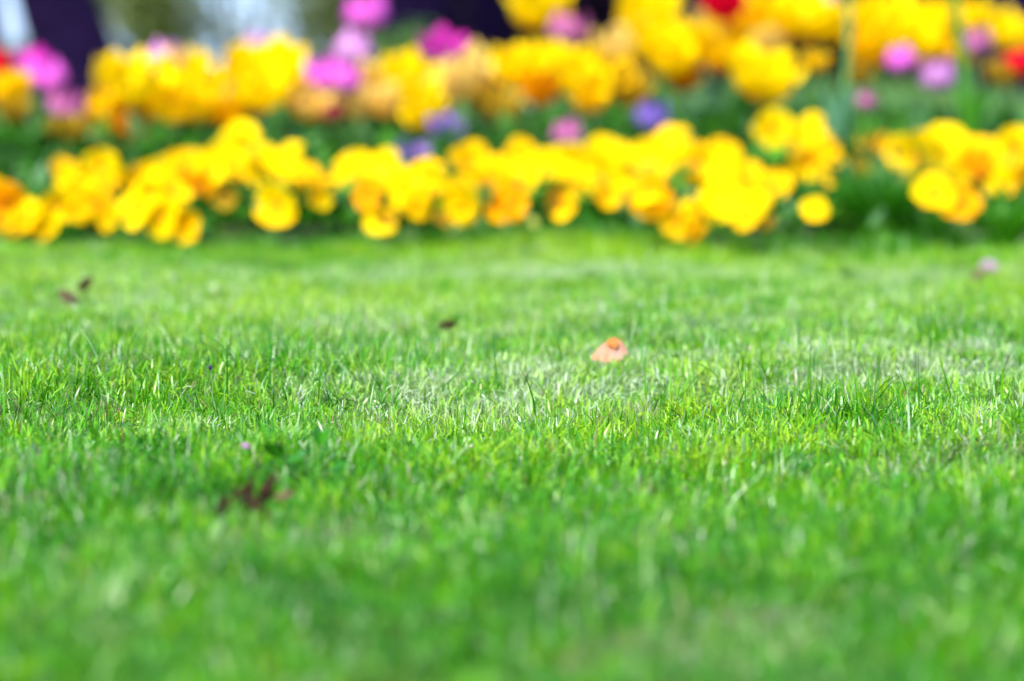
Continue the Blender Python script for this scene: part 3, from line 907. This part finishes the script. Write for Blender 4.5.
# the peach leaf: a blade with one half folded up so its amber side shows
c = ground(609, 367)
root = tag(empty('fallen_leaf', (c.x, c.y, float(hz(np.array(c.x), np.array(c.y))) + 0.004)), 'curled peach coloured dry leaf lying on the lawn in the middle', 'leaf')
root.scale = (1.04, 1.0, 1.0)
def leaf_half(name, A, C, B, M, mat, seed, bulge):
    """half of a folded leaf: between the midrib A-M-B and the outer margin A-C-B"""
    r_ = np.random.default_rng(seed)
    nu, nv = 10, 6
    A, C, B, M = (np.array(v, float) for v in (A, C, B, M))
    T, U = np.meshgrid(np.linspace(0, 1, nu), np.linspace(0, 1, nv), indexing='ij')
    bez = lambda K: ((1 - T) ** 2)[..., None] * A + (2 * T * (1 - T))[..., None] * K + (T ** 2)[..., None] * B
    V = bez(M) * (1 - U)[..., None] + bez(C) * U[..., None]
    V[..., 2] += bulge * np.sin(np.pi * U) * np.sin(np.pi * T) + r_.normal(0, 0.00025, T.shape) + 0.0006 * np.sin(11 * T) * U
    V[..., 1] += r_.normal(0, 0.0003, T.shape)
    V2 = V.copy()
    V2[..., 1] += 0.0004
    V2[..., 2] -= 0.0002
    me = mesh_np(name, np.concatenate([V.reshape(-1, 3), V2.reshape(-1, 3)]), np.concatenate([grid_quads(nu, nv), grid_quads(nu, nv, nu * nv)[:, ::-1]]))
    me.materials.append(mat)
    return me
TOP, TIP = (0.004, 0.007, 0.0175), (0.003, -0.010, -0.001)
obj('left_half', leaf_half('left_half', TOP, (-0.031, -0.004, -0.004), TIP, (0.006, -0.002, 0.014), M_PEACH, 3, 0.002), None, root)
obj('right_half', leaf_half('right_half', TOP, (0.026, 0.002, 0.004), TIP, (0.006, -0.001, 0.0135), M_PEACH, 4, 0.001), None, root)
obj('curled_margin', leaf_half('curled_margin', TOP, (-0.009, -0.004, 0.0135), (0.006, -0.005, 0.010), (0.009, -0.005, 0.0165), M_AMBER, 5, 0.001), None, root, (0, -0.0002, 0.0001))
sv, sq = tube([(0.004, 0.007, 0.017), (0.007, 0.009, 0.0165), (0.011, 0.010, 0.013)], [0.0006, 0.0005, 0.0005], 5)
obj('stalk', mesh_np('stalk', sv, sq), M_AMBER, root)

c = ground(246, 524)
root = tag(empty('withered_leaf', (c.x, c.y, 0.009)), 'dark brown withered leaf with spiky lobes in the left foreground grass', 'leaf', 'withered leaves in the lawn')
for k, (dx, dz, rx, ry, rz_, L_) in enumerate([(-0.008, 0.002, 60, -48, 20, .020), (0.004, 0.001, 50, 35, -15, .022), (0.0, 0.004, 70, -75, 30, .018), (-0.013, 0.0, 40, -20, 60, .016)]):
    obj('lobe', crumpled_leaf('lobe', L_ * 1.3, 0.0085, 0.12, 1.1, M_BROWN, 60 + k, 0.2), None, root, (dx, 0.002 * k, dz), (R(rx), R(ry), R(rz_)))
lay('withered_leaf', crumpled_leaf('wl', 0.022, 0.010, 0.15, 1.2, M_BROWN, 7, 0.2), 268, 512, (R(60), R(-65), R(10)), 'dark brown withered leaf standing upright in the left foreground grass', 'leaf', 0.013, 'withered leaves in the lawn')
lay('withered_leaf', crumpled_leaf('wl', 0.014, 0.008, 0.15, 1.2, M_TAN, 8, 0.2), 284, 516, (R(40), R(-15), R(-20)), 'tan dry leaf scrap right of the dark withered leaves', 'leaf', 0.012, 'withered leaves in the lawn')
lay('withered_leaf', crumpled_leaf('wl', 0.030, 0.020, 0.15, 1.1, M_TAN, 9, 0.2), 68, 304, (R(50), R(35), R(40)), 'dull tan dry leaf far back on the lawn at the left', 'leaf', 0.007, 'withered leaves in the lawn')
lay('withered_leaf', crumpled_leaf('wl', 0.024, 0.018, 0.15, 1.2, M_BROWN, 10, 0.2), 88, 296, (R(70), R(-30), R(-30)), 'dark brown dry leaf beside the tan one at the left back', 'leaf', 0.012, 'withered leaves in the lawn')
lay('withered_leaf', crumpled_leaf('wl', 0.018, 0.014, 0.15, 1.2, M_BROWN, 11, 0.2), 447, 330, (R(60), R(-10), R(20)), 'small dark brown leaf scrap on the lawn left of the peach leaf', 'leaf', 0.007, 'withered leaves in the lawn')
lay('fallen_petal', crumpled_leaf('fp', 0.024, 0.018, 0.12, 0.9, M_PINKP, 12, 0.1), 989, 272, (R(55), R(15), R(15)), 'pale pink petal on the lawn near the right edge', 'petal', 0.014)
lay('withered_leaf', crumpled_leaf('wl', 0.022, 0.014, 0.12, 1.0, M_TAN, 13, 0.2), 979, 278, (R(40), R(-25), R(-15)), 'tan leaf scrap beside the pale pink petal at right', 'leaf', 0.013, 'withered leaves in the lawn')
lay('fallen_petal', crumpled_leaf('fp', 0.006, 0.005, 0.12, 0.9, M_PINKP, 14, 0.1), 246, 466, (R(60), R(25), R(15)), 'tiny mauve petal scrap in the grass above the withered leaves', 'petal', 0.012)

# dark seed head on a thin stalk
c = ground(212, 402)
sv, sq = tube([(0, 0, 0), (0.001, 0, 0.012), (-0.001, 0, 0.024)], [0.0006, 0.0005, 0.0004], 5)
root = tag(empty('seed_head', c), 'tiny dark violet seed head on a thin stalk in the left grass', 'seed head')
obj('stalk', mesh_np('stalk', sv, sq), M_STEM, root)
sv, sq = tube([(0, 0, 0), (0, 0, 0.0006), (0, 0, 0.002), (0, 0, 0.0034), (0, 0, 0.004)], [0.0002, 0.001, 0.0014, 0.0009, 0.0002], 7)
obj('head', mesh_np('head', sv, sq), noise_mat('seed_head', (0.02, 0.008, 0.05), (0.05, 0.02, 0.09), 900), root, (-0.001, 0, 0.0235))

# broad-leaved weed
c = ground(302, 484)
c.z = -0.004
root = tag(empty('weed_plant', c), 'dark green broad-leaved clover weed in the lawn above the withered leaves', 'weed')
M_WEED = leaf_mat('weed_leaf', (0.012, 0.10, 0.004), (0.035, 0.18, 0.006), transl=0.2, spec=0.12)
for k, (ex, ez, sz, rx, ry, rz_) in enumerate([(-0.012, 0.020, 0.013, .9, .3, 2.6), (-0.004, 0.017, 0.012, .6, -.4, -.4), (0.009, 0.027, 0.011, 1.2, .5, .6), (0.0135, 0.028, 0.010, 1.2, -.4, -0.7),
                                              (0.002, 0.014, 0.012, .5, 0, 2.0), (0.016, 0.012, 0.011, .6, .3, -1.8), (-0.018, 0.012, 0.010, .4, .2, 1.2)]):
    sv, sq = tube([(0, 0, 0), (ex * 0.4, -0.002, ez * 0.6), (ex, -0.002, ez)], [0.0006, 0.0005, 0.0005], 5)
    obj('stalk', mesh_np('stalk', sv, sq), M_STEM, root)
    me = OV[k % 3].copy()
    me.materials.clear()
    me.materials.append(M_WEED)
    obj('leaf', me, None, root, (ex, -0.002, ez), (rx, ry, rz_), (sz * 1.8, sz * 1.25, sz * 1.2))

# small pale yellow flower at the lawn edge
c = at(533, 222, 3.92)
b = Vector((c.x, c.y, 0))
root = tag(empty('small_flower', b), 'tiny pale lemon flower on the lawn edge below the yellow pansies', 'flower')
sv, sq = tube([(0, 0, 0), (0.001, 0, c.z * 0.6), (0, 0, c.z)], [0.0009, 0.0008, 0.0007], 5)
obj('stem', mesh_np('stem', sv, sq), M_STEM, root)
PET['lemon'] = petal_mat('petal_lemon', (0.40, 0.45, 0.08), (0.38, 0.34, 0.02))
bo = obj('bloom', EYE, None, root, (0, 0, c.z), (R(65), 0, 0), 0.0065)
for k in range(5):
    obj('petal', coloured(PP[1], 'lemon'), None, bo, None, (0.1, 0, k * 1.2566), 1.0)

# ------------------------------------------------------------------ trees, shrubs and hedge behind
M_CROWN = cloud_mat('tree_leaf', [(0, (0.02, 0.05, 0.01)), (0.6, (0.06, 0.11, 0.015)), (1, (0.12, 0.17, 0.03))])
M_OLIVE = cloud_mat('olive_shrub_leaf', [(0, (0.05, 0.08, 0.015)), (0.5, (0.13, 0.17, 0.025)), (1, (0.26, 0.28, 0.07))], transl=0.3)
M_PURP = cloud_mat('purple_hedge_leaf', [(0, (0.004, 0.0015, 0.008)), (0.6, (0.014, 0.006, 0.020)), (1, (0.03, 0.014, 0.034))], spec=0.1)
M_LOW = cloud_mat('low_green_leaf', [(0, (0.02, 0.06, 0.01)), (0.5, (0.06, 0.14, 0.015)), (1, (0.12, 0.2, 0.03))])

def trunk_mesh(hgt, r0, lean, seed, rings=14, n=18):
    r_ = np.random.default_rng(seed)
    ph = r_.uniform(0, 6.28, 4)
    z = np.linspace(0, 1, rings) ** 1.6 * hgt
    a = np.linspace(0, 2 * math.pi, n, endpoint=False)
    Zg, A = np.meshgrid(z, a, indexing='ij')
    rad = r0 * (1 - 0.45 * Zg / hgt) * (1 + 0.45 * np.exp(-Zg / (r0 * 1.4))) * (1 + 0.05 * np.sin(5 * A + ph[0]) + 0.035 * np.sin(9 * A + ph[1] + Zg * 2) + 0.02 * np.sin(17 * A + 5 * Zg))
    V = np.stack([rad * np.cos(A) + lean * Zg + 0.03 * np.sin(Zg * 1.3 + ph[2]) * Zg / hgt, rad * np.sin(A), Zg - 0.05], -1).reshape(-1, 3)
    qs = []
    for k in range(rings - 1):
        for j in range(n):
            j2 = (j + 1) % n
            qs.append((k * n + j, k * n + j2, (k + 1) * n + j2, (k + 1) * n + j))
    return mesh_np('trunk', V, np.array(qs))

def make_tree(px, wpx, D, lean, label, seed, hgt=6.0):
    c = at(px, HORIZON, D)
    root = tag(empty('tree', (c.x, c.y, 0)), label, 'tree', 'dark trunked trees behind the bed')
    r0 = 0.5 * wpx * D / F / 0.98
    tr = obj('trunk', trunk_mesh(hgt, r0, lean, seed), M_BARK, root)
    r_ = random.Random(seed)
    tips = []
    for k in range(7):
        z0 = hgt * r_.uniform(0.42, 0.95)
        a = k * 0.9 + r_.uniform(0, .5)
        Lb = r_.uniform(1.2, 2.2)
        p0 = Vector((lean * z0, 0, z0))
        p1 = p0 + Vector((math.cos(a) * Lb * 0.5, math.sin(a) * Lb * 0.5, Lb * 0.3))
        p2 = p0 + Vector((math.cos(a) * Lb, math.sin(a) * Lb, Lb * 0.75))
        sv, sq = tube([p0, p1, p2], [r0 * 0.35, r0 * 0.22, r0 * 0.06], 7)
        obj('limb', mesh_np('limb', sv, sq), M_BARK, root)
        tips += [p1, p2]
    tips.append(Vector((lean * hgt, 0, hgt + 0.4)))
    cl = rng.integers(0, len(tips), 3000)
    P = np.array([t_[:] for t_ in tips])[cl] + rng.normal(0, 0.42, (3000, 3))
    V, q, t, tt = leaf_cloud(P, rng.normal(0, 1, (3000, 3)), rng.uniform(0.06, 0.13, 3000), np.clip(rng.normal(.5, .25, 3000), 0, 1), 0.55)
    obj('crown', mesh_np('crown', V, q, t, attrs={'tint': tt}), M_CROWN, root)

make_tree(96, 78, 12.5, -0.33, 'thick dark leaning tree trunk at the left behind the pink pair', 1)
make_tree(-22, 44, 15.0, 0.02, 'dark tree trunk just at the left picture edge', 2)
make_tree(413, 76, 17.0, 0.02, 'dark trunk right of the lone round pink tulip', 3)
make_tree(487, 40, 18.0, 0.0, 'slimmer near-black trunk left of the lone yellow bloom at the top', 4)
make_tree(690, 46, 18.5, 0.0, 'dark trunk behind the large red tulip', 5)
make_tree(1022, 70, 16.0, 0.0, 'dark trunk at the top right corner', 6)
make_tree(222, 9, 26.0, 0.02, 'thin far sapling standing in the bright sky gap', 7, hgt=3.2)

def make_shrub(name, px, py_top, wpx, D, mat, nl, label, cat, group=None, z0=0.0, seed=0, leaf=(0.05, 0.11), holes=0.0):
    c = at(px, HORIZON, D)
    ztop = H + (HORIZON - py_top) * D / F
    rx = 0.5 * wpx * D / F
    root = tag(empty(name, (c.x, c.y, 0)), label, cat, group)
    r_ = np.random.default_rng(seed)
    stems_v, stems_q, o_ = [], [], 0
    for k in range(9):
        a = r_.uniform(-1, 1) * rx * 0.8
        sv, sq = tube([(a * 0.3, r_.uniform(-.1, .1), -0.03), (a * 0.7, r_.uniform(-.2, .2), ztop * 0.45), (a * 1.05, r_.uniform(-.2, .2), ztop * 0.9)], [0.02, 0.014, 0.005], 5)
        stems_v.append(sv); stems_q.append(sq + o_); o_ += len(sv)
    obj('stems', mesh_np('stems', np.concatenate(stems_v), np.concatenate(stems_q)), M_BARK, root)
    nc = 40
    cc = np.stack([r_.uniform(-1, 1, nc) * rx * 0.9, r_.uniform(-.35, .35, nc), r_.uniform(z0, 1, nc) ** 0.8 * ztop * 0.92], 1)
    cs = r_.uniform(0.10, 0.22, nc) * min(1.0, ztop)
    k = r_.integers(0, nc, nl)
    P = cc[k] + r_.normal(0, 1, (nl, 3)) * cs[k][:, None]
    P[:, 2] = np.abs(P[:, 2])
    V, q, t, tt = leaf_cloud(P, r_.normal(0, 1, (nl, 3)) + np.array([0, 0, .3]), r_.uniform(leaf[0], leaf[1], nl), np.clip(0.5 + 0.25 * np.sin(k * 1.7) + r_.normal(0, .18, nl), 0, 1), 0.5)
    obj('foliage', mesh_np('foliage', V, q, t, attrs={'tint': tt}), mat, root)

make_shrub('shrub', 148, -130, 92, 21.0, M_OLIVE, 5200, 'olive green shrub right of the leaning dark trunk', 'shrub', 'olive shrubs behind the bed', seed=1)
make_shrub('shrub', 346, -120, 90, 21.0, M_OLIVE, 5200, 'olive green shrub behind the lone round pink tulip', 'shrub', 'olive shrubs behind the bed', seed=2)
make_shrub('shrub', 245, -160, 110, 30.0, M_OLIVE, 420, 'sparse, almost leafless far shrub in the bright sky gap', 'shrub', 'olive shrubs behind the bed', seed=9, leaf=(0.06, 0.14))
make_shrub('shrub', 395, 42, 60, 13.0, M_LOW, 1800, 'low green shrub at the foot of the dark trunk beside the lone pink tulip', 'shrub', 'low shrubs behind the bed', seed=3, leaf=(0.03, 0.06))
make_shrub('shrub', 12, 50, 50, 20.0, M_LOW, 1500, 'low green shrub left of the leaning dark trunk', 'shrub', 'low shrubs behind the bed', seed=4, leaf=(0.03, 0.06))

# long purple-leaved hedge closing the right side
D = 23.0
x0, x1 = (405 - 512) / F * D, (1250 - 512) / F * D
root = tag(empty('hedge', ((x0 + x1) / 2, D, 0)), 'long dark purple-leaved hedge behind the trunks, from the middle to the right', 'hedge')
w_ = (x1 - x0) / 2
nl = 30000
P = np.stack([rng.uniform(-w_, w_, nl), np.clip(rng.normal(0, .22, nl), -.5, .5), rng.uniform(0, 1.9, nl)], 1)
V, q, t, tt = leaf_cloud(P, rng.normal(0, 1, (nl, 3)), rng.uniform(.10, .18, nl), np.clip(rng.normal(.5, .25, nl), 0, 1), 0.6)
obj('foliage', mesh_np('foliage', V, q, t, attrs={'tint': tt}), M_PURP, root)
sv_, sq_, o_ = [], [], 0
for k in range(22):
    xk = -w_ + (k + .5) / 22 * 2 * w_
    sv, sq = tube([(xk, 0, -.03), (xk + .03, .02, .8), (xk - .02, 0, 1.7)], [.035, .025, .01], 5)
    sv_.append(sv); sq_.append(sq + o_); o_ += len(sv)
obj('stems', mesh_np('stems', np.concatenate(sv_), np.concatenate(sq_)), M_BARK, root)
